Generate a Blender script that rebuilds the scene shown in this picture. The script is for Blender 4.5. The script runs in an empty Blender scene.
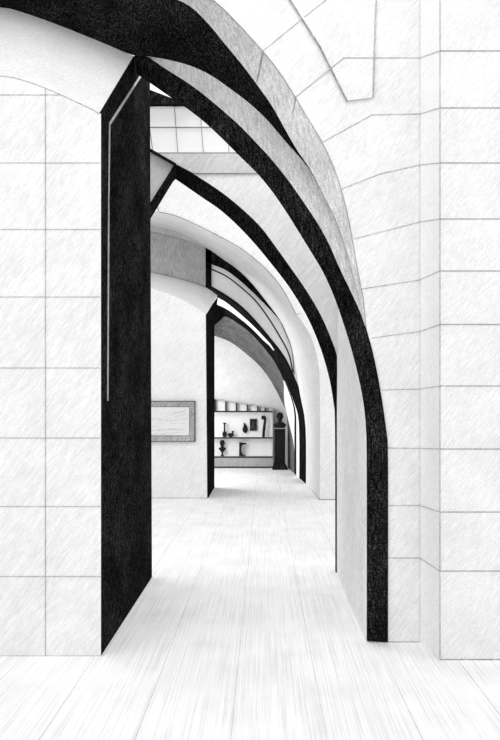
import bpy, bmesh, math, random
from mathutils import Vector, Matrix, noise as mnoise

random.seed(4)
scene = bpy.context.scene
COL = scene.collection
F, CX, CY, EYE = 600.0, 264.0, 404.0, 1.6      # focal length in pixels, principal point, eye height

def P(px, py, Y):
    """world point at depth Y (x right, y away, z up)"""
    return Vector(((px - CX) / F * Y, Y, EYE + (CY - py) / F * Y))

# ------------------------------------------------------------------ materials
def new_mat(name):
    m = bpy.data.materials.new(name); m.use_nodes = True
    nt = m.node_tree
    b = nt.nodes['Principled BSDF']
    b.inputs['Roughness'].default_value = 0.95
    b.inputs['Specular IOR Level'].default_value = 0.0
    return m, nt, b

def grain_mat(name, base, grain=0.05, hatch=0.06, scale=1.0, direction=(1, 6), rot=(0, math.radians(-38), 0),
              obj=False, tooth=0.5, power=1.0):
    """chalky surface with fine tooth and long directional strokes"""
    m, nt, b = new_mat(name)
    N, L = nt.nodes, nt.links
    if obj:
        tc = N.new('ShaderNodeTexCoord'); src = tc.outputs['Object']
    else:
        g = N.new('ShaderNodeNewGeometry'); src = g.outputs['Position']
    n1 = N.new('ShaderNodeTexNoise'); n1.inputs['Scale'].default_value = 95 * scale
    n1.inputs['Detail'].default_value = 2; n1.inputs['Roughness'].default_value = 0.6
    L.new(src, n1.inputs['Vector'])
    mp = N.new('ShaderNodeMapping'); mp.inputs['Rotation'].default_value = rot
    mp2 = N.new('ShaderNodeMapping')
    a, c = direction
    mp2.inputs['Scale'].default_value = (75 * scale / a, 40 * scale / a, 75 * scale / c / a)
    L.new(src, mp.inputs['Vector']); L.new(mp.outputs['Vector'], mp2.inputs['Vector'])
    n2 = N.new('ShaderNodeTexNoise'); n2.inputs['Scale'].default_value = 1.0
    n2.inputs['Detail'].default_value = 3; n2.inputs['Roughness'].default_value = 0.65
    L.new(mp2.outputs['Vector'], n2.inputs['Vector'])
    n3 = N.new('ShaderNodeTexNoise'); n3.inputs['Scale'].default_value = 3.2
    n3.inputs['Detail'].default_value = 3
    L.new(src, n3.inputs['Vector'])
    def rng(node, lo, hi, a, b_):
        r = N.new('ShaderNodeMapRange'); r.inputs[1].default_value = lo; r.inputs[2].default_value = hi
        r.inputs[3].default_value = a; r.inputs[4].default_value = b_
        L.new(node.outputs['Fac'], r.inputs[0]); return r.outputs[0]
    g1 = rng(n1, 0.3, 0.7, 1 - grain, 1 + grain)
    g2 = rng(n2, 0.32, 0.68, 1 - hatch, 1 + hatch)
    g3 = rng(n3, 0.3, 0.7, 1 - tooth * hatch, 1 + tooth * hatch)
    def mul(x, y):
        k = N.new('ShaderNodeMath'); k.operation = 'MULTIPLY'; L.new(x, k.inputs[0]); L.new(y, k.inputs[1]); return k.outputs[0]
    v = mul(mul(g1, g2), g3)
    if power != 1.0:
        pw = N.new('ShaderNodeMath'); pw.operation = 'POWER'; pw.inputs[1].default_value = power
        L.new(v, pw.inputs[0]); v = pw.outputs[0]
    sc = N.new('ShaderNodeMath'); sc.operation = 'MULTIPLY'; sc.inputs[1].default_value = base
    sc.use_clamp = True
    L.new(v, sc.inputs[0])
    cb = N.new('ShaderNodeCombineColor')
    for i in range(3): L.new(sc.outputs[0], cb.inputs[i])
    L.new(cb.outputs[0], b.inputs['Base Color'])
    return m

M = {}
M['stone'] = grain_mat('pale_stone', 0.795, 0.07, 0.095, 1.0)
M['chalk'] = grain_mat('chalky_stone', 0.90, 0.05, 0.05, 1.0)
M['stone_far'] = grain_mat('pale_plaster', 0.83, 0.06, 0.07, 0.45)
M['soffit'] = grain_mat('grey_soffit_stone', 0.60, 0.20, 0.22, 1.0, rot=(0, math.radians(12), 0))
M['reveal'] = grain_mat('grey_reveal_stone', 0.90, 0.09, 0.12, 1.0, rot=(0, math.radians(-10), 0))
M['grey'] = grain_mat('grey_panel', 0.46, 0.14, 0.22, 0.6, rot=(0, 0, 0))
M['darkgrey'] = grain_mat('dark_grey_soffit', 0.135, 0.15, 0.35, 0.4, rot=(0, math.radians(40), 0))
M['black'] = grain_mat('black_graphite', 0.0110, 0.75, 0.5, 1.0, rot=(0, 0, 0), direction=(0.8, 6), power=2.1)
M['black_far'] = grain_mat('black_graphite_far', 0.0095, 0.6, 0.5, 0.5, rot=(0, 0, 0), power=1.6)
M['joint'] = grain_mat('joint_grey', 0.33, 0.2, 0.3, 0.6)
M['joint_soft'] = grain_mat('joint_pale_grey', 0.46, 0.1, 0.25, 0.6)
M['line'] = grain_mat('dark_line', 0.05, 0.1, 0.2, 0.5)
M['inlay'] = grain_mat('pale_inlay', 0.42, 0.1, 0.3, 0.8)
M['sill'] = grain_mat('grey_sill', 0.60, 0.12, 0.10, 0.8)
M['splay_grey'] = grain_mat('grey_splay', 0.50, 0.08, 0.08, 0.8)
M['canvas'] = grain_mat('picture_paper', 0.80, 0.03, 0.05, 0.6, obj=True)
M['stroke'] = grain_mat('picture_strokes', 0.55, 0.2, 0.2, 0.6, obj=True)
M['frame'] = grain_mat('grey_frame', 0.38, 0.2, 0.35, 0.6, obj=True)
M['frame_edge'] = grain_mat('dark_frame_edge', 0.06, 0.2, 0.35, 0.6, obj=True)
M['bronze'] = grain_mat('dark_bronze', 0.022, 0.3, 0.3, 0.5, obj=True)
M['bronze_mid'] = grain_mat('worn_bronze', 0.06, 0.5, 0.3, 0.4, obj=True)
M['ebony'] = grain_mat('ebony_wood', 0.018, 0.3, 0.4, 0.4, obj=True, rot=(0, 0, 0))
M['shelf_white'] = grain_mat('shelf_white', 0.86, 0.03, 0.04, 0.4, obj=True)
M['shelf_grey'] = grain_mat('shelf_grey', 0.42, 0.08, 0.12, 0.4, obj=True, rot=(0, 0, 0))
M['shelf_edge'] = grain_mat('shelf_dark_edge', 0.035, 0.2, 0.2, 0.5, obj=True)
M['muntin'] = grain_mat('muntin_grey', 0.30, 0.1, 0.1, 0.6)
# floor: pale boards with long streaks running away from the viewer
M['floor'] = grain_mat('pale_floor_boards', 0.92, 0.04, 0.15, 1.0, rot=(math.radians(90), 0, 0), direction=(0.8, 80), tooth=0.35)
# window glass, frosted white
m, nt, b = new_mat('window_glass')
b.inputs['Base Color'].default_value = (0.97, 0.97, 0.97, 1); b.inputs['Roughness'].default_value = 0.3
b.inputs['Transmission Weight'].default_value = 0.85; b.inputs['IOR'].default_value = 1.05
M['glass'] = m

# ------------------------------------------------------------------ mesh helpers
CAMP = Vector((0, 0, EYE))

def smooth(pts, n=48):
    """Catmull-Rom through the points, resampled evenly"""
    pts = [Vector((p[0], p[1])) for p in pts]
    ext = [pts[0] * 2 - pts[1]] + pts + [pts[-1] * 2 - pts[-2]]
    out = []
    for i in range(1, len(ext) - 2):
        p0, p1, p2, p3 = ext[i - 1:i + 3]
        for k in range(12):
            t = k / 12
            out.append(0.5 * ((2 * p1) + (p2 - p0) * t + (2 * p0 - 5 * p1 + 4 * p2 - p3) * t * t + (3 * p1 - p0 - 3 * p2 + p3) * t ** 3))
    out.append(pts[-1])
    return resample(out, n)

def resample(pts, n):
    L = [0.0]
    for a, c in zip(pts, pts[1:]): L.append(L[-1] + (c - a).length)
    res = []; j = 0
    for i in range(n):
        s = L[-1] * i / (n - 1)
        while j < len(L) - 2 and L[j + 1] < s: j += 1
        d = L[j + 1] - L[j]
        t = 0 if d < 1e-9 else (s - L[j]) / d
        res.append(pts[j].lerp(pts[j + 1], min(1, t)))
    return res

class MB:
    """collects geometry with materials; build() links it as one mesh object"""
    def __init__(self):
        self.v = []; self.f = []; self.mi = []; self.mats = []
    def slot(self, m):
        if m not in self.mats: self.mats.append(m)
        return self.mats.index(m)
    def take(self, bm, m):
        s = self.slot(m); o = len(self.v)
        bm.verts.index_update()
        self.v += [v.co.copy() for v in bm.verts]
        for f in bm.faces:
            self.f.append([o + v.index for v in f.verts]); self.mi.append(s)
        bm.free()
    def raw(self, verts, faces, m):
        s = self.slot(m); o = len(self.v)
        self.v += [Vector(v) for v in verts]
        for f in faces:
            self.f.append([o + i for i in f]); self.mi.append(s)
    def shell(self, bm, m, t=0.04, vec=None):
        """give an open surface facing the viewer real thickness behind it"""
        bmesh.ops.remove_doubles(bm, verts=bm.verts[:], dist=1e-5)
        bmesh.ops.dissolve_degenerate(bm, dist=1e-5, edges=bm.edges[:])
        bmesh.ops.recalc_face_normals(bm, faces=bm.faces[:])
        bm.normal_update()
        s = sum(f.normal.dot(CAMP - f.calc_center_median()) * f.calc_area() for f in bm.faces)
        if s < 0:
            bmesh.ops.reverse_faces(bm, faces=bm.faces[:]); bm.normal_update()
        fr = bm.faces[:]; vs = bm.verts[:]; bed = [(e.verts[0], e.verts[1], e.link_faces[0]) for e in bm.edges if len(e.link_faces) == 1]
        mp = {}
        for v in vs:
            mp[v] = bm.verts.new(v.co + (vec if vec else -v.normal * t))
        for f in fr:
            bm.faces.new([mp[v] for v in reversed(f.verts)])
        for a, c, f in bed:
            vl = f.verts[:]; i = vl.index(a)
            if vl[(i + 1) % len(vl)] == c: a, c = c, a
            try: bm.faces.new([a, c, mp[c], mp[a]])
            except ValueError: pass
        self.take(bm, m)
    def plate(self, pts, m, vec, holes=()):
        """filled outline of 3D points pushed back by vec"""
        bm = bmesh.new(); ed = []
        for loop in [pts] + list(holes):
            vs = [bm.verts.new(p) for p in loop]
            for i in range(len(vs)): ed.append(bm.edges.new((vs[i], vs[(i + 1) % len(vs)])))
        bmesh.ops.triangle_fill(bm, use_beauty=True, use_dissolve=False, edges=ed)
        self.shell(bm, m, vec=Vector(vec))
    def loft(self, c0, c1, m, t=0.04, rows=1):
        bm = bmesh.new(); g = []
        for r in range(rows + 1):
            g.append([bm.verts.new(a.lerp(c, r / rows)) for a, c in zip(c0, c1)])
        for r in range(rows):
            for i in range(len(c0) - 1):
                bm.faces.new([g[r][i], g[r][i + 1], g[r + 1][i + 1], g[r + 1][i]])
        self.shell(bm, m, t)
    def ribbon(self, pts, w, m, n=(0, -1, 0), h=0.003):
        """thin strip lying proud of a surface whose normal is n"""
        n = Vector(n).normalized()
        for a, c in zip(pts, pts[1:]):
            d = (c - a)
            if d.length < 1e-6: continue
            s = d.normalized().cross(n).normalized() * (w / 2)
            e = d.normalized() * (w * 0.25)
            q = [a - e - s, a - e + s, c + e + s, c + e - s]
            self.raw([p - n * h for p in q] + [p + n * h for p in q],
                     [(0, 1, 2, 3), (7, 6, 5, 4), (0, 4, 5, 1), (1, 5, 6, 2), (2, 6, 7, 3), (3, 7, 4, 0)], m)
    def box(self, lo, hi, m):
        x0, y0, z0 = lo; x1, y1, z1 = hi
        self.raw([(x0, y0, z0), (x1, y0, z0), (x1, y1, z0), (x0, y1, z0), (x0, y0, z1), (x1, y0, z1), (x1, y1, z1), (x0, y1, z1)],
                 [(0, 3, 2, 1), (4, 5, 6, 7), (0, 1, 5, 4), (1, 2, 6, 5), (2, 3, 7, 6), (3, 0, 4, 7)], m)
    def lathe(self, prof, m, seg=24, c=(0, 0, 0), sx=1, sy=1):
        vs = []; fs = []
        for r, z in prof:
            for k in range(seg):
                a = 2 * math.pi * k / seg
                vs.append((c[0] + r * sx * math.cos(a), c[1] + r * sy * math.sin(a), c[2] + z))
        for i in range(len(prof) - 1):
            for k in range(seg):
                fs.append((i * seg + k, i * seg + (k + 1) % seg, (i + 1) * seg + (k + 1) % seg, (i + 1) * seg + k))
        fs.append(tuple(reversed(range(seg)))); fs.append(tuple(range((len(prof) - 1) * seg, len(prof) * seg)))
        self.raw(vs, fs, m)
    def tube(self, pts, rad, m, seg=12, flat=1.0):
        """swept tube in the xz plane, radii per point, flat squashes in y; rounded tips"""
        vs = []; fs = []
        pts = [Vector(p) for p in pts]
        for i, p in enumerate(pts):
            d = (pts[min(i + 1, len(pts) - 1)] - pts[max(i - 1, 0)]).normalized()
            u = Vector((0, 1, 0)); s = d.cross(u).normalized()
            for k in range(seg):
                a = 2 * math.pi * k / seg
                vs.append(p + s * rad[i] * math.cos(a) + u * rad[i] * flat * math.sin(a))
        for i in range(len(pts) - 1):
            for k in range(seg):
                fs.append((i * seg + k, i * seg + (k + 1) % seg, (i + 1) * seg + (k + 1) % seg, (i + 1) * seg + k))
        fs.append(tuple(reversed(range(seg)))); fs.append(tuple(range((len(pts) - 1) * seg, len(pts) * seg)))
        self.raw(vs, fs, m)
    def build(self, name, parent=None, shade=False, origin=None):
        me = bpy.data.meshes.new(name)
        o = Vector(origin) if origin is not None else Vector((0, 0, 0))
        me.from_pydata([v - o for v in self.v], [], self.f)
        for m in self.mats: me.materials.append(m)
        for p, i in zip(me.polygons, self.mi): p.material_index = i
        bm = bmesh.new(); bm.from_mesh(me)
        bmesh.ops.recalc_face_normals(bm, faces=bm.faces[:]); bm.to_mesh(me); bm.free()
        if shade:
            for p in me.polygons: p.use_smooth = True
        me.update()
        ob = bpy.data.objects.new(name, me); COL.objects.link(ob)
        ob.location = o
        if parent: ob.parent = parent
        return ob

def tag(o, label, cat, group=None, kind=None):
    o['label'] = label; o['category'] = cat
    if group: o['group'] = group
    if kind: o['kind'] = kind
    return o

def struct(mb, name, label, cat, **k):
    return tag(mb.build(name, **k), label, cat, kind='structure')

def thing(name, loc, label, cat, group=None):
    o = bpy.data.objects.new(name, None); COL.objects.link(o); o.location = loc
    o.empty_display_size = 0.1
    return tag(o, label, cat, group)

def pl(pts, Y):
    return [P(x, y, Y) for x, y in pts]

def sm(pts, Y, n=48):
    return [P(p.x, p.y, Y) for p in smooth(pts, n)]

# ================================================================== FLOOR
mb = MB()
mb.box((-7, -4, -0.1), (7, 17, 0), M['floor'])
for i in range(-6, 8):
    x = -0.158 + 0.457 * i
    mb.ribbon([Vector((x, 0.5, 0)), Vector((x, 15.2, 0))], 0.0022, M['joint_soft'], n=(0, 0, 1), h=0.0006)
struct(mb, 'floor', 'pale wooden board floor running down the passage', 'floor')

# ================================================================== FIRST BAY, left pier
YL, XL = 3.81, -1.035
def on_left(px, py):                     # the dark side of the left pier: the vertical plane x = XL
    Y = XL * F / (px - CX)
    return P(px, py, Y)
low = [(-260, 92), (-150, 78), (-60, 74), (0, 76), (22, 80), (45, 88), (70, 99), (101, 113.6)]
upp = [(-230, 30), (-130, 8), (-50, 3), (0, 7), (13, 9), (38, 17), (70, 29), (102, 42), (134, 56)]
YU = 4.78
mb = MB()
cl = sm(low, YL); cu = sm(upp, YU)
cl[-1] = cl[-1] - Vector((0.013, 0, 0))
mb.plate([Vector((XL - 0.013, YL, 0)), P(-260, 656, YL)] + cl, M['stone'], (0, 1.7, 0))
mb.ribbon([Vector((XL - 0.0065, YL, 0)), Vector((XL - 0.0065, YL, 3.44))], 0.013, M['stone'], h=0.001)
mb.loft(cl, cu, M['stone'], 0.05, rows=4)
# joints
for y in (163, 229.5, 297, 368, 438, 506.5, 576.5):
    mb.ribbon(pl([(-260, y), (101, y)], YL), 0.005, M['joint_soft'])
mb.ribbon(pl([(-260, 95), (60, 95)], YL), 0.005, M['joint_soft'])
for x in (-160, -57, 45.5):
    mb.ribbon(pl([(x, 656), (x, 89 if x > 0 else 78)], YL), 0.006, M['joint_soft'])
mb.ribbon(cl[:], 0.005, M['joint_soft'])
mb.ribbon(pl([(-260, 656), (101, 656)], YL), 0.005, M['joint_soft'])
struct(mb, 'wall_left', 'white jointed stone pier in the left foreground with splayed top', 'wall')

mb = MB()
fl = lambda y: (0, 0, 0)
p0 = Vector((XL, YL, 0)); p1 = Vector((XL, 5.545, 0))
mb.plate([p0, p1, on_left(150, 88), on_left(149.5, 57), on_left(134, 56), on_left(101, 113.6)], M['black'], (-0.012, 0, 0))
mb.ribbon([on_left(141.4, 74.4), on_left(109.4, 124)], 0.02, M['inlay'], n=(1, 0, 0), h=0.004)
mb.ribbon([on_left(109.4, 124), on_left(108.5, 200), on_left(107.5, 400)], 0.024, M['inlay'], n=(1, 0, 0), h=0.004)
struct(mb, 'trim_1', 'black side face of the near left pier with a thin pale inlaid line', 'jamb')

# ================================================================== FIRST BAY, right pier and stone arch face
YA, YF = 4.03, 3.75
A = [(-260, -60), (-120, -100), (0, -98), (80, -78), (150, -46), (213, 0), (239, 25), (263.5, 52), (280, 73), (294.7, 96), (307, 117), (322, 142), (334, 168), (343, 196), (349.2, 222), (354.5, 252), (359.5, 280), (363, 297), (366, 326)]
RO = [(134, 49), (147, 56), (167, 69.7), (191, 85), (214.8, 103.7), (239, 125), (255, 141.5), (271.2, 159), (288, 180), (302.4, 200.4), (316.8, 222), (328.8, 243.6), (340, 269), (349.6, 289), (359.2, 309.6), (365.2, 326.4), (371.2, 346.8), (377.2, 373), (382, 399.6), (385.5, 425), (388, 458), (388, 642)]
RI = [(136, 73), (148.5, 81.6), (165, 93), (182.5, 105), (201, 119), (221.6, 138), (240, 156.5), (256.8, 173), (271, 190), (285.6, 211), (300, 234), (316, 260), (323, 272), (334, 296.4), (344.8, 327.6), (352, 351.6), (359.2, 380.4), (364, 407), (366.3, 432), (367, 480), (367, 641)]
def rib1Y(px): return max(4.018, 4.330 / (1 + 0.435 * (px - CX) / F))
mb = MB()
Ac = sm(A, YA, 60)
low_edge = [P(x, y, YA) for x, y in [(371.2, 346.8), (377.2, 373), (382, 399.6), (385.5, 425), (388, 458), (388, 642)]]
mb.plate(Ac + low_edge + pl([(420, 642), (420, -330), (-260, -330)], YA), M['stone'], (0, 0.05, 0))
# splay and front wall
f420 = lambda y: P(420, y, YA)
f440 = lambda y: P(440, y, YF)
x4, x44 = P(420, 0, YA).x, P(440, 0, YF).x
HT = 6.0
mb.plate([Vector((x4, YA, 0)), Vector((x44, YF, 0)), Vector((x44, YF, HT)), Vector((x4, YA, HT))], M['chalk'], (0.06, 0.06, 0))
mb.plate([Vector((x44, YF, 0)), Vector((2.9, YF, 0)), Vector((2.9, YF, HT)), Vector((x44, YF, HT))], M['stone'], (0, 0.2, 0))
def joint(pa, p420, p440, w=0.005, mat='joint_soft'):
    """a bed joint running over the arch face, round the splay and along the front wall"""
    a = pl(pa, YA)
    mb.ribbon(a, w, M[mat])
    mb.ribbon([f420(p420), f440(p440)], w * 0.8, M['joint_soft'], n=(-1, -0.3, 0))
    mb.ribbon([f440(p440), P(700, p440, YF)], w, M['joint'])
joint([(296, 97), (344, 58), (420, 58)], 58, 51)
joint([(323, 142), (372, 115), (420, 114)], 114, 108)
joint([(342, 189), (380, 174), (420, 165)], 165, 163)
joint([(354, 239), (420, 222)], 222, 219)
joint([(362, 289), (420, 280)], 280, 271)
joint([(372, 338), (420, 331.5)], 331.5, 324.5)
joint([(382, 390), (420, 389)], 389, 386)
joint([(388, 448), (420, 448.5)], 448.5, 449)
joint([(388, 505.5), (420, 505.5)], 505.5, 512)
joint([(388, 558), (420, 558)], 558, 571)
mb.ribbon(pl([(263, 51), (326, 0), (360, -28)], YA), 0.005, M['joint_soft'])
mb.ribbon(pl([(210, 0), (260, -60)], YA), 0.005, M['joint_soft'])
mb.ribbon([P(388, 642, YA), P(420, 642, YA)], 0.006, M['joint'])
mb.ribbon([Vector((x44, YF, 0.003)), Vector((2.9, YF, 0.003))], 0.006, M['joint'])
mb.ribbon(pl([(440, -200), (440, 659)], YF), 0.005, M['joint_soft'])
mb.ribbon(pl([(420, -200), (420, 641)], YA), 0.003, M['joint_soft'])
mb.ribbon(Ac[20:], 0.004, M['joint'])
# tapering raised panel high on the arch face
lx = [(270, -40), (290, 0), (304, 22), (320, 47), (334, 75), (347, 101)]
rx = [(372, 98), (373, 60), (375, 0), (377, -60)]
pan = pl(lx + rx, YA - 0.012)
mb.plate(pan, M['stone'], (0, 0.03, 0))
mb.ribbon(pl(lx, YA - 0.012), 0.009, M['joint'])
mb.ribbon(pl([(347, 101), (372, 98)], YA - 0.012), 0.004, M['joint_soft'])
mb.ribbon(pl([(373.5, 98), (374.5, 60), (376.5, 0)], YA - 0.012), 0.006, M['joint_soft'])
mb.ribbon(pl([(304.5, 17), (326, 0)], YA - 0.013), 0.005, M['joint_soft'])
mb.ribbon(pl([(324, 74), (344, 58), (373, 58)], YA - 0.013), 0.005, M['joint_soft'])
struct(mb, 'wall_right', 'white jointed stone wall on the right with radiating arch joints', 'wall')

# side face of the right pier, inside the passage
mb = MB()
mb.box((0.69, 4.045, 0), (0.95, 5.68, 3.1), M['reveal'])
struct(mb, 'wall_right_inner', 'grey side face of the near right pier behind the black arch', 'wall')

# vault between the stone arch line and the black arch
mb = MB()
rim = smooth([(x, y + 2) for x, y in upp[:-1]] + [(134, 55)], 40)
ro = smooth(RO[1:16], 60)
far = [P(p.x, p.y, YU) for p in rim] + [P(p.x, p.y, rib1Y(p.x)) for p in ro]
def along(Cv, n):                                   # resample a 3D polyline
    return resample(Cv, n)
NV = 110
Apx = smooth(A, NV)
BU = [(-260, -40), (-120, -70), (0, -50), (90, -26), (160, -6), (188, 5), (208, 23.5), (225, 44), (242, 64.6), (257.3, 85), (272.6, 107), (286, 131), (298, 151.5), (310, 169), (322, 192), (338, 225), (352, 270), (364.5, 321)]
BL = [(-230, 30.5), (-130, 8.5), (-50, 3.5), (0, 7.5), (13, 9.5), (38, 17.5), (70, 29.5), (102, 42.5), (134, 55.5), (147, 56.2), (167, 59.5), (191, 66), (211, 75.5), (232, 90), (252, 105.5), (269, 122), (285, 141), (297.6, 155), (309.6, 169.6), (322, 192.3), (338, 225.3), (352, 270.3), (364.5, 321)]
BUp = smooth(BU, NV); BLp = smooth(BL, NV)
FRp = resample(rim + ro, NV)
def farY(px): return YU + 0.02 if px <= 134 else rib1Y(px)
cA = [P(p.x, p.y, YA) for p in Apx]
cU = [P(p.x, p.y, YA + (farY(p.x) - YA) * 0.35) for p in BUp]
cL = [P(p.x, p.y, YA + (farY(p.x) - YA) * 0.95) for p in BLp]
cF = [P(p.x, p.y, farY(p.x)) for p in FRp]
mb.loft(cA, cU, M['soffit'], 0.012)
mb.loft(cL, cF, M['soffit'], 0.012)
mb.loft(cU, cL, M['black'], 0.012)  # the vault's shadow, painted in as a black band
mb.ribbon([P(263, 51, YA), P(257, 82, 4.14)], 0.006, M['joint'], n=(-0.4, -1, -0.4), h=0.008)
mb.ribbon([P(296, 97, YA), P(290, 132, 4.12)], 0.006, M['joint'], n=(-0.4, -1, -0.4), h=0.008)
struct(mb, 'ceiling', 'grey curving vault over the foreground with a broad shadow painted on it in black', 'ceiling')

# black arch
mb = MB()
o1 = smooth(RO, 72); i1 = smooth(RI, 72)
mb.loft([P(p.x, p.y, rib1Y(p.x)) for p in o1], [P(p.x, p.y, rib1Y(p.x)) for p in i1], M['black'], 0.03)
struct(mb, 'trim_2', 'tall black arch rib nearest the viewer, springing from the right pier', 'arch')

# ================================================================== SECOND BAY, wall with window and second black arch
YW = 5.68
R2O = [(174, 164), (194, 175), (226, 196.5), (257, 224), (276, 249), (290.8, 270), (304, 289), (318.4, 313), (329.2, 337), (336.4, 362), (337.6, 420), (337.6, 573)]
R2I = [(171, 176), (200, 196), (224, 213), (251, 239.5), (281, 276), (294.4, 295), (308.8, 320), (320.8, 349), (329.2, 378), (333.6, 404), (335, 430), (335.3, 573)]
w_in = smooth(R2O, 50)
mb = MB()
outl = [P(60, 158.5, YW), P(163, 158.5, YW)] + [P(p.x, p.y, YW) for p in w_in] + [P(470, 573, YW), P(470, -20, YW), P(60, -20, YW)]
win = [(120, 104), (262, 104), (262, 153), (120, 153)]
mb.plate(outl, M['stone_far'], (0, 0.10, 0), holes=[pl(win, YW)])
mb.ribbon(pl([(196, 173.5), (265, 173.5)], YW), 0.007, M['joint'])
struct(mb, 'wall_back', 'white wall over the second arch holding the high window', 'wall')

mb = MB()
mb.loft([P(p.x, p.y, YW - 0.02) for p in smooth(R2O, 60)], [P(p.x, p.y, YW + 0.05) for p in smooth(R2I, 60)], M['black'], 0.05)
mb.plate(pl([(174.5, 163.5), (175.5, 176), (172, 179.5), (148, 219), (140, 219), (140, 215), (148, 206), (171, 170)], YW - 0.03), M['black'], (0, 0.06, 0))
mb.ribbon(pl([(140, 145), (149, 149.5), (175, 164.5)], YW - 0.03), 0.02, M['black'], h=0.02)
struct(mb, 'trim_3', 'second black arch rib, behind and lower than the nearest one', 'arch')

mb = MB()
mb.plate(pl([(130, 138), (149, 150), (174, 165), (171, 171), (148, 207), (130, 230)], YW - 0.012), M['splay_grey'], (0, 0.05, 0))
struct(mb, 'trim_4', 'small grey splay above the second pier beside the black left jamb', 'splay')

# window 1: panes, dark head, muntins, sill
wroot = bpy.data.objects.new('window_1', None); COL.objects.link(wroot); wroot.location = P(190, 153, YW)
tag(wroot, 'high window of square white panes seen under the nearest black arch', 'window', kind='structure')
def child(mb, name, parent, **k):
    o = mb.build(name, **k)
    o.parent = parent; o.matrix_parent_inverse = Matrix.Identity(4)
    o.location = o.location - Vector(parent.location) if parent.parent is None else o.location
    return o
mb = MB(); mb.plate(pl(win, YW + 0.06), M['glass'], (0, 0.01, 0)); child(mb, 'pane', wroot)
mb = MB()
mb.ribbon(pl([(120, 127.4), (262, 127.4)], YW + 0.05), 0.007, M['muntin'], h=0.008)
mb.ribbon(pl([(146, 100), (153, 153)], YW + 0.05), 0.007, M['muntin'], h=0.008)
mb.ribbon(pl([(174.2, 104), (178, 153)], YW + 0.05), 0.007, M['muntin'], h=0.008)
mb.ribbon(pl([(199.8, 104), (203.4, 153)], YW + 0.05), 0.007, M['muntin'], h=0.008)
mb.ribbon(pl([(227, 104), (229, 153)], YW + 0.05), 0.007, M['muntin'], h=0.008)
mb.ribbon(pl([(120, 153.2), (262, 153.2)], YW + 0.0), 0.011, M['muntin'], h=0.008)
child(mb, 'muntins', wroot)
mb = MB()
mb.plate(pl([(120, 80), (148, 89), (177, 100), (188, 104.4), (120, 104.4)], YW - 0.03), M['black'], (0, 0.04, 0))
o = child(mb, 'window_head', wroot); o['label'] = 'black sloping head'
mb = MB()
mb.plate(pl([(152, 153.6), (262, 153.6), (262, 173), (193, 173), (180, 166), (174, 163)], YW - 0.012), M['sill'], (0, 0.02, 0))
o = child(mb, 'window_sill', wroot); o['label'] = 'grey sill band'

# ================================================================== THIRD BAY, left pier with the picture
Y3 = 10.17; X3 = -0.949
mb = MB()
low3 = [(60, 282), (120, 283), (150, 288), (180, 299), (206.5, 314)]
up3 = [(60, 258), (120, 267), (150, 272), (180, 279), (205, 287), (217.6, 295.5)]
c3 = sm(low3, Y3, 24); u3 = sm(up3, 11.98, 24)
mb.plate([Vector((X3 - 0.013, Y3, 0)), Vector((-3.4, Y3, 0))] + c3[:-1] + [c3[-1] - Vector((0.013, 0, 0))], M['stone_far'], (0, 1.3, 0))
mb.loft(c3, u3, M['stone_far'], 0.04, rows=3)
mb.ribbon([Vector((-3.4, Y3, 0.004)), Vector((X3, Y3, 0.004))], 0.010, M['joint'])
mb.ribbon(u3, 0.012, M['line'])
struct(mb, 'wall_left_rear', 'white pier further back on the left holding the framed picture', 'wall')
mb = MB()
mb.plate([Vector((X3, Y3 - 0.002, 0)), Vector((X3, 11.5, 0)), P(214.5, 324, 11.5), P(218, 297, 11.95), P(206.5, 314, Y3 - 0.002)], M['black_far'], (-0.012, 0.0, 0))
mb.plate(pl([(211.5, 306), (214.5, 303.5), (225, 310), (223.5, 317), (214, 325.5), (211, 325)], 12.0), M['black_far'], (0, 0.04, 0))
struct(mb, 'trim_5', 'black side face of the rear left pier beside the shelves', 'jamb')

# third bay, wall with stepped arches (seen through the second arch)
YB = 10.0
C0 = [(90, 200), (140, 205), (159, 212), (175, 215.5), (195, 224), (213, 233), (227, 240.5), (243, 250), (262, 265.5), (276.4, 281), (286, 295), (296, 313), (305, 326), (313, 342), (318.5, 364), (320, 390), (320, 500)]
C1 = [(90, 219), (140, 224), (180, 233), (206.8, 248), (221, 258), (238, 270), (252.4, 284.4), (266.8, 302.4), (280, 320.4), (287, 335), (292.5, 352), (300.4, 396), (304.4, 416), (306, 440), (306, 484)]
mb = MB()
c0 = sm(C0, YB, 64); c1 = sm(C1, 12.0, 64)
mb.plate(c0 + pl([(440, 500), (440, 60), (90, 60)], YB), M['stone_far'], (0, 0.02, 0))
mb.loft(c0, c1, M['stone_far'], 0.04, rows=3)
thin = [(157, 206), (159, 212), (175, 215.5), (195, 224), (213, 233), (227, 240.3), (243, 249.8), (262, 265.2), (276.4, 280.8), (286, 295), (295.6, 314), (301.5, 313.6)]
mb.ribbon([P(p[0], p[1], YB - 0.01) for p in thin[:2]], 0.013, M['joint'])
mb.ribbon([P(p.x, p.y, YB - 0.01) for p in smooth(thin[1:-1], 40)], 0.013, M['joint'])
mb.ribbon([P(p[0], p[1], YB - 0.01) for p in thin[-2:]], 0.010, M['joint_soft'])
mb.ribbon(pl([(320, 499.5), (345, 499.5)], YB - 0.005), 0.010, M['joint'])
mb.ribbon([P(320, 500, YB), P(306, 484.3, 12.0)], 0.016, M['line'], n=(-1, 0, 0.5))
struct(mb, 'wall_right_rear', 'white wall and arch beyond the second black arch', 'wall')

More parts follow.
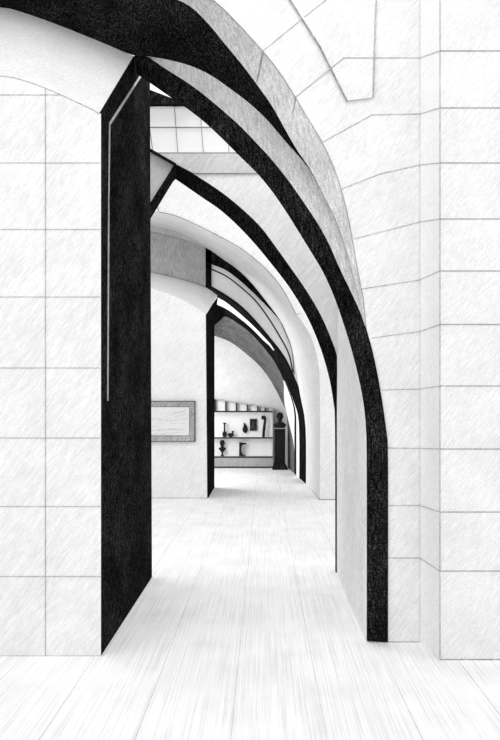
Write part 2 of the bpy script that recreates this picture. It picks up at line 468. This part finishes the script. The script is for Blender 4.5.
# crescent wall above the third arch
YC = 12.0
B3O = [(205.4, 285.5), (211.6, 288), (226, 296.4), (240.4, 307), (254.8, 321.6), (269, 338.4), (283.6, 357.6), (293, 377), (300.4, 396), (304.4, 416), (306, 440), (306, 484)]
B3I = [(205, 290), (218.3, 297.8), (226, 302.4), (238, 312), (250, 322.8), (262, 335), (274, 350), (284.4, 380), (293, 400), (298, 416), (299.3, 440), (299.3, 478)]
mb = MB()
top = smooth([(205, 246.5), (221, 257.5), (238, 269.5), (252.4, 284), (266.8, 302), (280.4, 320), (287, 334), (292.5, 351), (295, 376)], 30)
bot = [p - Vector((0, 0.35)) for p in reversed(smooth(B3O, 200)) if p.y < 377]
mb.plate([P(p.x, p.y, YC + 0.03) for p in top + bot], M['chalk'], (0, 0.04, 0))
mb.ribbon([P(p.x, p.y, YC + 0.026) for p in smooth([(211, 269), (226, 276), (240.4, 286.8), (254.8, 300), (266.8, 315.6), (278.8, 334.8), (288.4, 352.8), (293, 372)], 40)], 0.026, M['line'], h=0.006)
mb.ribbon([P(p.x, p.y, YC + 0.026) for p in smooth([(279.5, 319), (286, 333.6), (292, 350.4), (294.2, 374.4)], 20)], 0.014, M['line'], h=0.006)
struct(mb, 'wall_back_rear', 'pale crescent of wall between the rear black arches', 'wall')

mb = MB()
mb.plate(pl([(90, 221), (140, 229), (150, 231), (180, 238), (206, 248), (206, 288), (180, 281), (150, 274), (90, 264)], YC - 0.005), M['grey'], (0, 0.03, 0))
mb.plate(pl([(90, 216), (140, 222), (150, 225), (180, 231), (206, 245), (206, 248.3), (180, 238.3), (150, 231.3), (140, 229.3), (90, 221.3)], YC - 0.005), M['sill'], (0, 0.03, 0))
struct(mb, 'trim_6', 'grey panel above the rear left pier', 'panel')

mb = MB()
mb.plate(pl([(205.6, 247.5), (211.4, 251), (211.4, 288), (205.6, 287)], YC - 0.012), M['black_far'], (0, 0.02, 0))
a = smooth([(205.6, 247.5), (221, 257.5), (238, 269.5), (252.4, 284), (266.8, 302), (280.4, 320.4)], 30)
c = smooth([(205.6, 261), (211.6, 264), (226, 270), (240.4, 280.8), (254.8, 294), (269.2, 308.4), (280, 320.4)], 30)
mb.loft([P(p.x, p.y, YC - 0.012) for p in a], [P(p.x, p.y, YC - 0.012) for p in c], M['black_far'], 0.02)
struct(mb, 'trim_7', 'black tapering crescent over the grey panel, third arch back', 'arch')

mb = MB()
mb.loft(sm(B3O, YC, 64), sm(B3I, 12.95, 64), M['black_far'], 0.03)
struct(mb, 'trim_8', 'third full black arch rib reaching the floor near the bust', 'arch')

G3O = [(205, 298), (215, 303.6), (226.6, 309), (239, 317.8), (251, 327.8), (262.8, 339.8), (273.8, 351.5), (284.2, 380), (292.8, 400), (296, 414), (296.3, 430), (296.3, 475.5)]
G3I = [(205, 320), (214, 321), (224.8, 316.5), (238, 323.5), (250, 332.8), (262, 345.6), (274, 361), (283.2, 379), (291.6, 400), (294.4, 415), (294.4, 430), (294.4, 473.5)]
mb = MB()
bi, go = smooth(B3I, 300), smooth(G3O, 300)
def cut(Cv, a, c): return resample([p for p in Cv if a <= p.y <= c], 40)
for a, c, m_ in ((280, 351, 'stone_far'), (349.5, 381.5, 'black_far'), (380, 500, 'stone_far')):
    mb.loft([P(p.x, p.y, 12.95) for p in cut(bi, a, c)], [P(p.x, p.y, 13.2) for p in cut(go, a, c)], M[m_], 0.02)
def xat(Cv, y):                                      # x of a traced curve at height y (lower, near-vertical part)
    for a, c in zip(Cv, Cv[1:]):
        if min(a.y, c.y) <= y <= max(a.y, c.y) and abs(a.y - c.y) > 1e-6: last = a.x + (c.x - a.x) * (y - a.y) / (c.y - a.y)
    return last
SO = [(205, 320), (214, 321), (224.8, 316.5), (238, 323.5), (250, 332.8), (262, 345.6), (274, 361), (283, 380), (284, 395), (284.6, 404), (287, 415), (290, 427), (293, 440), (294.4, 452), (294.4, 473.5)]
gi_s = smooth(G3I, 200); so_s = smooth(SO, 200)
def SOY(p):                                          # the soffit's front edge steps back where the white strip widens
    return 13.8 if p.y < 380 else 13.8 + 0.075 * max(0, xat(gi_s, min(p.y, 473)) - p.x)
ys = [380.5 + (452 - 380.5) * q / 24 for q in range(25)]
ws = [Vector((xat(so_s, y), y)) for y in ys]
mb.loft([P(xat(gi_s, y), y, 13.8) for y in ys], [P(p.x, p.y, SOY(p)) for p in ws], M['stone_far'], 0.01)
struct(mb, 'trim_9', 'narrow white strip between the two rearmost black arches', 'trim')
mb = MB()
mb.loft(sm(G3O, 13.2, 64), sm(G3I, 13.8, 64), M['black_far'], 0.02)
struct(mb, 'trim_10', 'rearmost slim black arch rib in front of the grey soffit', 'arch')
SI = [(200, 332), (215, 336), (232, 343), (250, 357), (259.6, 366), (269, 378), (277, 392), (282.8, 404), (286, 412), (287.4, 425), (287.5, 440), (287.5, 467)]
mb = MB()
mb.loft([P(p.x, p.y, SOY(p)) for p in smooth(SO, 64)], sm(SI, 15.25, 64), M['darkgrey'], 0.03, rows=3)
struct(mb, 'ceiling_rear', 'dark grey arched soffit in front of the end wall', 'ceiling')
mb = MB()
mb.box((-4.5, 15.26, 0), (1.4, 15.4, 5.2), M['stone_far'])
struct(mb, 'wall_end', 'white end wall behind the shelves', 'wall')

mb = MB()
mb.box((-4.0, 5.8, 6.3), (3.2, 10.0, 6.45), M['stone_far'])  # unseen slab, added to keep sky light off the floor and rear wall
struct(mb, 'ceiling_sky_blocker', 'unseen white ceiling slab added over the second bay to cut sky light', 'ceiling')

# ================================================================== PICTURE on the rear left pier
yf = Y3 - 0.002
def fx(px): return (px - CX) / F * Y3
def fz(py): return EYE + (CY - py) / F * Y3
x0, x1, z0, z1 = fx(118), fx(195.5), fz(441.5), fz(401)
pic = thing('framed_picture', ((x0 + x1) / 2, yf, z0), 'grey framed pencil landscape hanging on the white rear left pier', 'picture')
ctr = Vector(pic.location)
def part(mb, name, parent, base, shade=False, label=None):
    o = mb.build(name, shade=shade, origin=None)
    o.data.transform(Matrix.Translation(-Vector(base)))
    o.parent = parent
    if label: o['label'] = label
    return o
fw = 0.105
mb = MB()
prof = [(0.0, -0.05, 'frame_edge'), (0.013, -0.056, 'frame_edge'), (0.045, -0.046, 'frame'), (0.06, -0.05, 'frame'), (fw - 0.010, -0.03, 'frame'), (fw, -0.018, 'frame_edge')]
def rect(i, y): return [Vector((x0 + i, yf + y, z0 + i)), Vector((x1 - i, yf + y, z0 + i)), Vector((x1 - i, yf + y, z1 - i)), Vector((x0 + i, yf + y, z1 - i))]
prof = [(0.0, 0.0, 'frame_edge')] + prof
for (a, ya, ma), (c, yc, mc) in zip(prof, prof[1:]):
    ra, rc = rect(a, ya), rect(c, yc)
    for k in range(4):
        mb.raw([ra[k], ra[(k + 1) % 4], rc[(k + 1) % 4], rc[k]], [(0, 1, 2, 3)], M[mc])
part(mb, 'frame', pic, ctr)
mb = MB()
mb.box((x0 + 0.08, yf - 0.02, z0 + 0.08), (x1 - 0.08, yf - 0.001, z1 - 0.08), M['canvas'])
yc = yf - 0.021
def stroke(pts, w=0.006): mb.ribbon([Vector((fx(a), yc, fz(c_))) for a, c_ in pts], w, M['stroke'], h=0.0008)
rs = random.Random(9)
def wav(xa, xb, y, amp, slope=0, w=0.005, n=14):
    stroke([(xa + (xb - xa) * i / n, y + slope * i / n + rs.uniform(-amp, amp)) for i in range(n + 1)], w)
wav(130, 187, 432, 0.5, -3, 0.006); wav(150, 186, 434, 0.4, -2); wav(134, 180, 430.5, 0.4, -2, .005)
wav(148, 180, 418, 0.6, 3); wav(153, 172, 419.5, 0.4, 2, .005); wav(160, 186, 424, 0.4, -1, .005)
wav(165, 184, 417, 0.8, -6); wav(168, 186, 419, 0.8, -5, .005); wav(160, 176, 414, 0.7, -2, .005); wav(125, 150, 421, .6, -3)
wav(170, 188, 421, 0.6, -3, .005); wav(140, 165, 427, .3, -1, .004); wav(175, 187, 413, .6, -3, .004); wav(131, 160, 434.5, .3, 1)
o = part(mb, 'canvas', pic, ctr, label='white sheet with a loose sketched landscape')

# ================================================================== SHELVES
YS = 15.0
def sx(px, Y=YS): return (px - CX) / F * Y
def sz(py, Y=YS): return EYE + (CY - py) / F * Y
sL, sR = -1.95, sx(272.8)
shelf = thing('shelf_unit', (( sL + sR) / 2, YS, 0), 'white open shelf unit with black shelf edges against the end wall', 'shelf')
B = Vector(shelf.location)
YBk = 15.25
h1, h2, h3, h0 = sz(457), sz(437.9), sz(411.5), 0.0
mb = MB(); mb.box((sL, YBk - 0.02, 0), (sR, YBk, h3), M['shelf_white']); part(mb, 'back_panel', shelf, B)
for z in (h1, h2, h3):
    mb = MB(); mb.box((sL, YS, z - 0.016), (sR, YBk - 0.02, z + 0.016), M['shelf_white'])
    mb.box((sL, YS - 0.006, z - 0.018), (sR, YS, z + 0.018), M['shelf_edge'])
    part(mb, 'shelf', shelf, B, label='shelf with a black front edge')
mb = MB(); mb.box((sL, YS + 0.004, 0.03), (sR, YBk - 0.02, h1 - 0.02), M['shelf_grey']); part(mb, 'base_panel', shelf, B, label='grey base panel')
mb = MB(); mb.box((sL, YS - 0.006, 0), (sR, YS + 0.03, 0.035), M['shelf_edge']); part(mb, 'plinth', shelf, B, label='black plinth strip')
mb = MB(); mb.box((sR - 0.012, YS - 0.004, 0), (sR + 0.012, YBk, sz(408.3)), M['shelf_grey']); part(mb, 'side_panel', shelf, B, label='grey side post')
zt = lambda x: sz(398.7 + (x - sx(215.4)) / (sx(272.6) - sx(215.4)) * (408 - 398.7))
mb = MB()
mb.raw([(sL, YS + 0.10, h3), (sR, YS + 0.10, h3), (sR, YS + 0.10, zt(sR)), (sL, YS + 0.10, zt(sL)),
        (sL, YBk, h3), (sR, YBk, h3), (sR, YBk, zt(sR)), (sL, YBk, zt(sL))],
       [(0, 1, 2, 3), (7, 6, 5, 4), (0, 4, 5, 1), (1, 5, 6, 2), (2, 6, 7, 3), (3, 7, 4, 0)], M['shelf_white'])
part(mb, 'top_cabinet', shelf, B)
mb = MB()
mb.raw([(sL, YS - 0.005, zt(sL) - 0.02), (sR, YS - 0.005, zt(sR) - 0.02), (sR, YS - 0.005, zt(sR)), (sL, YS - 0.005, zt(sL)),
        (sL, YBk, zt(sL) - 0.02), (sR, YBk, zt(sR) - 0.02), (sR, YBk, zt(sR)), (sL, YBk, zt(sL))],
       [(0, 1, 2, 3), (7, 6, 5, 4), (0, 4, 5, 1), (1, 5, 6, 2), (2, 6, 7, 3), (3, 7, 4, 0)], M['shelf_grey'])
part(mb, 'sloping_top', shelf, B, label='grey sloping top board')
for px in (204.5, 215, 225.7, 236.3, 247.3, 257.6, 265):
    x = sx(px); mb = MB(); mb.box((x - 0.015, YS, h3), (x + 0.015, YS + 0.12, zt(x) - 0.012), M['shelf_edge']); part(mb, 'divider', shelf, B, label='black upright divider')

YO = 15.11                                    # objects stand mid-shelf
k = YO / F
def ox(px): return (px - CX) * k
t2, t1 = h2 + 0.0162, h1 + 0.0162
def ell_prof(r, h, n=10, z=0): return [(max(r * math.sin(math.pi * i / n), 0.001), z + h * (1 - math.cos(math.pi * i / n)) / 2) for i in range(n + 1)]

# long-necked vase
mb = MB(); s = 0.025
mb.lathe([(0.03, 0), (0.036, 0.004), (0.05, 0.03), (0.058, 0.065), (0.055, 0.10), (0.04, 0.128), (0.024, 0.145), (0.02, 0.17), (0.019, 0.30), (0.024, 0.335), (0.052, 0.352), (0.052, 0.36), (0.02, 0.358), (0.012, 0.33)], M['bronze'])
o = mb.build('vase', shade=True); o.location = (ox(224.6), YO, t2)
tag(o, 'dark long-necked vase with a wide lip, leftmost on the upper shelf', 'vase')
# duck-shaped vessel
mb = MB()
pts = [(-0.07, 0, 0.075), (-0.06, 0, 0.068), (-0.03, 0, 0.055), (0.0, 0, 0.052), (0.03, 0, 0.055), (0.05, 0, 0.068), (0.052, 0, 0.09), (0.045, 0, 0.112), (0.046, 0, 0.13), (0.052, 0, 0.145), (0.055, 0, 0.158)]
mb.tube(pts, [0.008, 0.028, 0.048, 0.052, 0.046, 0.034, 0.024, 0.021, 0.027, 0.026, 0.008], M['bronze'], flat=0.85)
mb.tube([(0.06, 0, 0.136), (0.085, 0, 0.131), (0.102, 0, 0.128)], [0.014, 0.010, 0.005], M['bronze'], flat=1.2)
mb.lathe([(0.03, 0), (0.032, 0.006), (0.02, 0.012), (0.018, 0.02)], M['bronze'], c=(0.0, 0, 0))
o = mb.build('duck_figurine', shade=True); o.location = (ox(230.8), YO, t2)
tag(o, 'small dark duck figurine beside the long-necked vase', 'figurine')
# pear-shaped flask hung on the back panel
mb = MB()
pts = [(0.0, 0, 0.0), (0.0, 0, 0.012), (0.0, 0, 0.05), (0.0, 0, 0.09), (0.0, 0, 0.14), (-0.004, 0, 0.18), (-0.012, 0, 0.215), (-0.022, 0, 0.245), (-0.034, 0, 0.265)]
mb.tube(pts, [0.01, 0.032, 0.062, 0.068, 0.055, 0.038, 0.024, 0.016, 0.010], M['bronze'], flat=0.7)
mb.tube([(0.0, 0.02, 0.13), (0.0, 0.05, 0.13), (0.0, 0.062, 0.13)], [0.01, 0.01, 0.01], M['bronze'])
o = mb.build('pear_flask', shade=True); o.location = (ox(245.0), YBk - 0.02 - 0.048, sz(433, 15.2))
tag(o, 'dark pear-shaped flask hung on the shelf back left of the plaque', 'flask')
# relief plaque
pq = thing('relief_plaque', ((253.4 - CX) / F * 15.2, YBk - 0.021, sz(430.8, 15.2)), 'dark square relief plaque hung above the upper shelf', 'plaque')
mb = MB(); w_, h_ = 0.09, 0.305
mb.box((-w_, -0.03, 0), (w_, 0, h_), M['bronze']); o = mb.build('panel'); o.parent = pq
mb = MB()
for a in (-w_, w_ - 0.02): mb.box((a, -0.042, 0), (a + 0.02, -0.03, h_), M['bronze_mid'])
for z in (0, h_ - 0.03): mb.box((-w_ + 0.02, -0.042, z), (w_ - 0.02, -0.03, z + 0.03), M['bronze_mid'])
o = mb.build('border'); o.parent = pq
mb = MB()
mb.lathe(ell_prof(0.035, 0.10, z=0.15), M['bronze_mid'], seg=14, c=(0, -0.03, 0), sy=0.5)
mb.lathe([(0.06, 0.045), (0.065, 0.07), (0.05, 0.12), (0.02, 0.16)], M['bronze_mid'], seg=14, c=(0, -0.03, 0), sy=0.3)
o = mb.build('relief', shade=True); o.parent = pq
# scroll-headed club
mb = MB()
pts = [(-0.012, 0, 0.0), (-0.012, 0, 0.01), (-0.006, 0, 0.12), (0.008, 0, 0.25), (0.02, 0, 0.37), (0.026, 0, 0.44), (0.022, 0, 0.485), (0.0, 0, 0.51), (-0.024, 0, 0.50), (-0.034, 0, 0.475), (-0.022, 0, 0.455), (-0.008, 0, 0.468)]
mb.tube(pts, [0.032, 0.034, 0.034, 0.036, 0.032, 0.03, 0.034, 0.04, 0.042, 0.038, 0.03, 0.014], M['bronze'], flat=0.9)
o = mb.build('scroll_carving', shade=True); o.location = (ox(264.0), YO, t2)
tag(o, 'tall dark scroll-headed carving at the right end of the upper shelf', 'carving')

def bust(mb, m, s, seg=28):
    """head and shoulders in one surface: elliptical sections (z, half width, half depth, y shift)"""
    sec = [(0.00, .26, .16, 0), (0.03, .28, .17, 0), (0.12, .36, .18, 0), (0.20, .365, .17, 0), (0.26, .29, .15, .01), (0.31, .20, .125, .01), (0.35, .125, .11, .01), (0.40, .105, .105, 0), (0.45, .105, .11, -.005),
           (0.49, .12, .135, -.02), (0.53, .145, .165, -.025), (0.58, .165, .185, -.02), (0.64, .18, .195, -.012), (0.70, .188, .20, -.005), (0.76, .185, .197, 0), (0.82, .168, .18, .004), (0.87, .13, .14, .008), (0.90, .08, .09, .01), (0.915, .01, .01, .01)]
    vs, fs = [], []
    for z, a, b_, dy in sec:
        for q in range(seg):
            t = 2 * math.pi * q / seg
            x, y = a * math.cos(t), b_ * math.sin(t) + dy
            if y < 0 and 0.5 < z < 0.8:                     # the face looks towards -y
                f = max(0, 1 - abs(x) / 0.05)
                if 0.55 < z < 0.70: y -= 0.06 * f * (1 - abs(z - 0.585) / 0.12 if z > 0.585 else 0.6)   # nose
                if 0.66 < z < 0.72 and 0.04 < abs(x) < 0.12: y += 0.025                                  # eye sockets
            vs.append((x * s, y * s, z * s))
    n = len(sec)
    for i in range(n - 1):
        for q in range(seg):
            fs.append((i * seg + q, i * seg + (q + 1) % seg, (i + 1) * seg + (q + 1) % seg, (i + 1) * seg + q))
    fs.append(tuple(reversed(range(seg)))); fs.append(tuple(range((n - 1) * seg, n * seg)))
    mb.raw(vs, fs, m)
    for sgn in (-1, 1):
        mb.lathe(ell_prof(.035 * s, .12 * s, z=.60 * s), m, seg=10, c=(sgn * .185 * s, .01 * s, 0), sx=.6)

# small bust on the lower shelf
sb = thing('small_bust', (ox(222.3), YO, t1), 'small dark bust on a stem, on the lower shelf', 'bust')
mb = MB(); mb.lathe([(0.045, 0), (0.045, 0.012), (0.022, 0.03), (0.02, 0.09), (0.03, 0.105)], M['bronze']); o = mb.build('stem', shade=True); o.parent = sb
mb = MB()
mb.lathe([(0.02, 0.095), (0.04, 0.12), (0.075, 0.155), (0.093, 0.182), (0.085, 0.20), (0.055, 0.215), (0.036, 0.232), (0.036, 0.25), (0.05, 0.275), (0.06, 0.31), (0.062, 0.34), (0.055, 0.37), (0.038, 0.392), (0.012, 0.402)], M['bronze'], sy=0.7)
mb.tube([(0, -0.04, 0.325), (0, -0.05, 0.305), (0, -0.048, 0.295)], [0.006, 0.012, 0.008], M['bronze'], seg=8)
o = mb.build('head_and_shoulders', shade=True); o.parent = sb
# bracket-shaped fragment
mb = MB()
out = [(-0.085, 0), (0.075, 0), (0.06, 0.014), (0.02, 0.03), (-0.015, 0.07), (-0.03, 0.14), (-0.03, 0.22), (-0.01, 0.275), (0.03, 0.29), (0.09, 0.303), (0.105, 0.318), (0.06, 0.33), (-0.02, 0.335), (-0.05, 0.345), (-0.085, 0.34)]
bm = bmesh.new(); vs = [bm.verts.new((x, -0.045, z)) for x, z in out]
f = bm.faces.new(vs); r = bmesh.ops.extrude_face_region(bm, geom=[f])
bmesh.ops.translate(bm, verts=[v for v in r['geom'] if isinstance(v, bmesh.types.BMVert)], vec=(0, 0.09, 0))
bmesh.ops.triangulate(bm, faces=[f for f in bm.faces if len(f.verts) > 4])
mb.take(bm, M['bronze'])
o = mb.build('bracket_fragment'); o.location = (ox(242.6), YO, t1)
tag(o, 'dark curved bracket fragment at the middle of the lower shelf', 'fragment')

# ================================================================== PEDESTAL AND BUST
YPd = 14.74; kp = YPd / F
px_ = (279.9 - CX) * kp
pd = thing('pedestal', (px_, YPd, 0), 'tall dark square pedestal carrying a bust, right of the shelves', 'pedestal')
def tier(mb, lv, m):
    vs, fs = [], []
    for z, w in lv: vs += [(-w, -w * .9, z), (w, -w * .9, z), (w, w * .9, z), (-w, w * .9, z)]
    for i in range(len(lv) - 1):
        for q in range(4): fs.append((4 * i + q, 4 * i + (q + 1) % 4, 4 * i + 4 + (q + 1) % 4, 4 * i + 4 + q))
    n = len(lv) * 4
    fs += [(3, 2, 1, 0), (n - 4, n - 3, n - 2, n - 1)]
    mb.raw(vs, fs, m)
mb = MB(); tier(mb, [(0, .185), (.045, .185), (.05, .175), (.08, .165), (.13, .135), (.165, .128)], M['ebony']); o = mb.build('base'); o.parent = pd
mb = MB(); tier(mb, [(.165, .122), (.995, .128)], M['ebony']); o = mb.build('shaft'); o.parent = pd
mb = MB(); mb.box((-.085, -.125, .24), (.085, -.113, .91), M['bronze']); o = mb.build('front_panel'); o.parent = pd
mb = MB(); tier(mb, [(.995, .132), (.998, .134), (1.009, .134), (1.012, .13)], M['shelf_grey']); o = mb.build('cap'); o.parent = pd; o['label'] = 'pale thin cap slab'
mb = MB(); bust(mb, M['bronze'], 0.42)
o = mb.build('portrait_bust', shade=True); o.location = (px_ + 0.0, YPd, 1.0125)
tag(o, 'dark portrait bust with square shoulders standing on the pedestal', 'bust')

# ================================================================== LIGHT
w = bpy.data.worlds.new('World'); scene.world = w; w.use_nodes = True
bg = w.node_tree.nodes['Background']; bg.inputs[0].default_value = (1, 1, 1, 1); bg.inputs[1].default_value = 1.2

def lamp(name, loc, target, size, power):
    """soft rectangular fill lamp, added out of view above or beside a bay"""
    d = bpy.data.lights.new(name, 'AREA'); d.shape = 'RECTANGLE'; d.size, d.size_y = size; d.energy = power
    o = bpy.data.objects.new(name, d); COL.objects.link(o); o.location = loc
    o.rotation_euler = (Vector(target) - Vector(loc)).to_track_quat('-Z', 'Y').to_euler()
    return o
lamp('fill_light_first_bay', (-0.3, 5.0, 5.6), (0.0, 5.6, 3.2), (1.6, 0.4), 44)  # unseen fill added to brighten the window wall
lamp('fill_light_foreground', (0.0, 2.2, 5.6), (0.0, 2.6, 0.0), (2.5, 1.5), 16)  # added above the view to lighten the near floor
lamp('fill_light_second_bay', (-0.2, 6.4, 5.6), (0.0, 11.0, 1.6), (2.0, 1.2), 45)  # added fill, out of view, aimed at the rear arches
lamp('fill_light_rear_bay', (-2.4, 12.4, 2.3), (0.5, 14.2, 1.3), (1.2, 2.2), 74)  # fill hidden behind the rear pier, added to brighten the end wall

# ================================================================== CAMERA
cam = bpy.data.cameras.new('camera'); co = bpy.data.objects.new('camera', cam); COL.objects.link(co)
co.location = CAMP; co.rotation_euler = (math.radians(90), 0, 0)
cam.sensor_width = 36; cam.lens = F / 740 * 36
cam.shift_x = -(CX - 250) / 740; cam.shift_y = (CY - 370) / 740
cam.clip_start = 0.05
scene.camera = co
vs_ = scene.view_settings
vs_.view_transform = 'Standard'; vs_.look = 'None'; vs_.gamma = 1; vs_.use_curve_mapping = False
vs_.exposure = 0.0
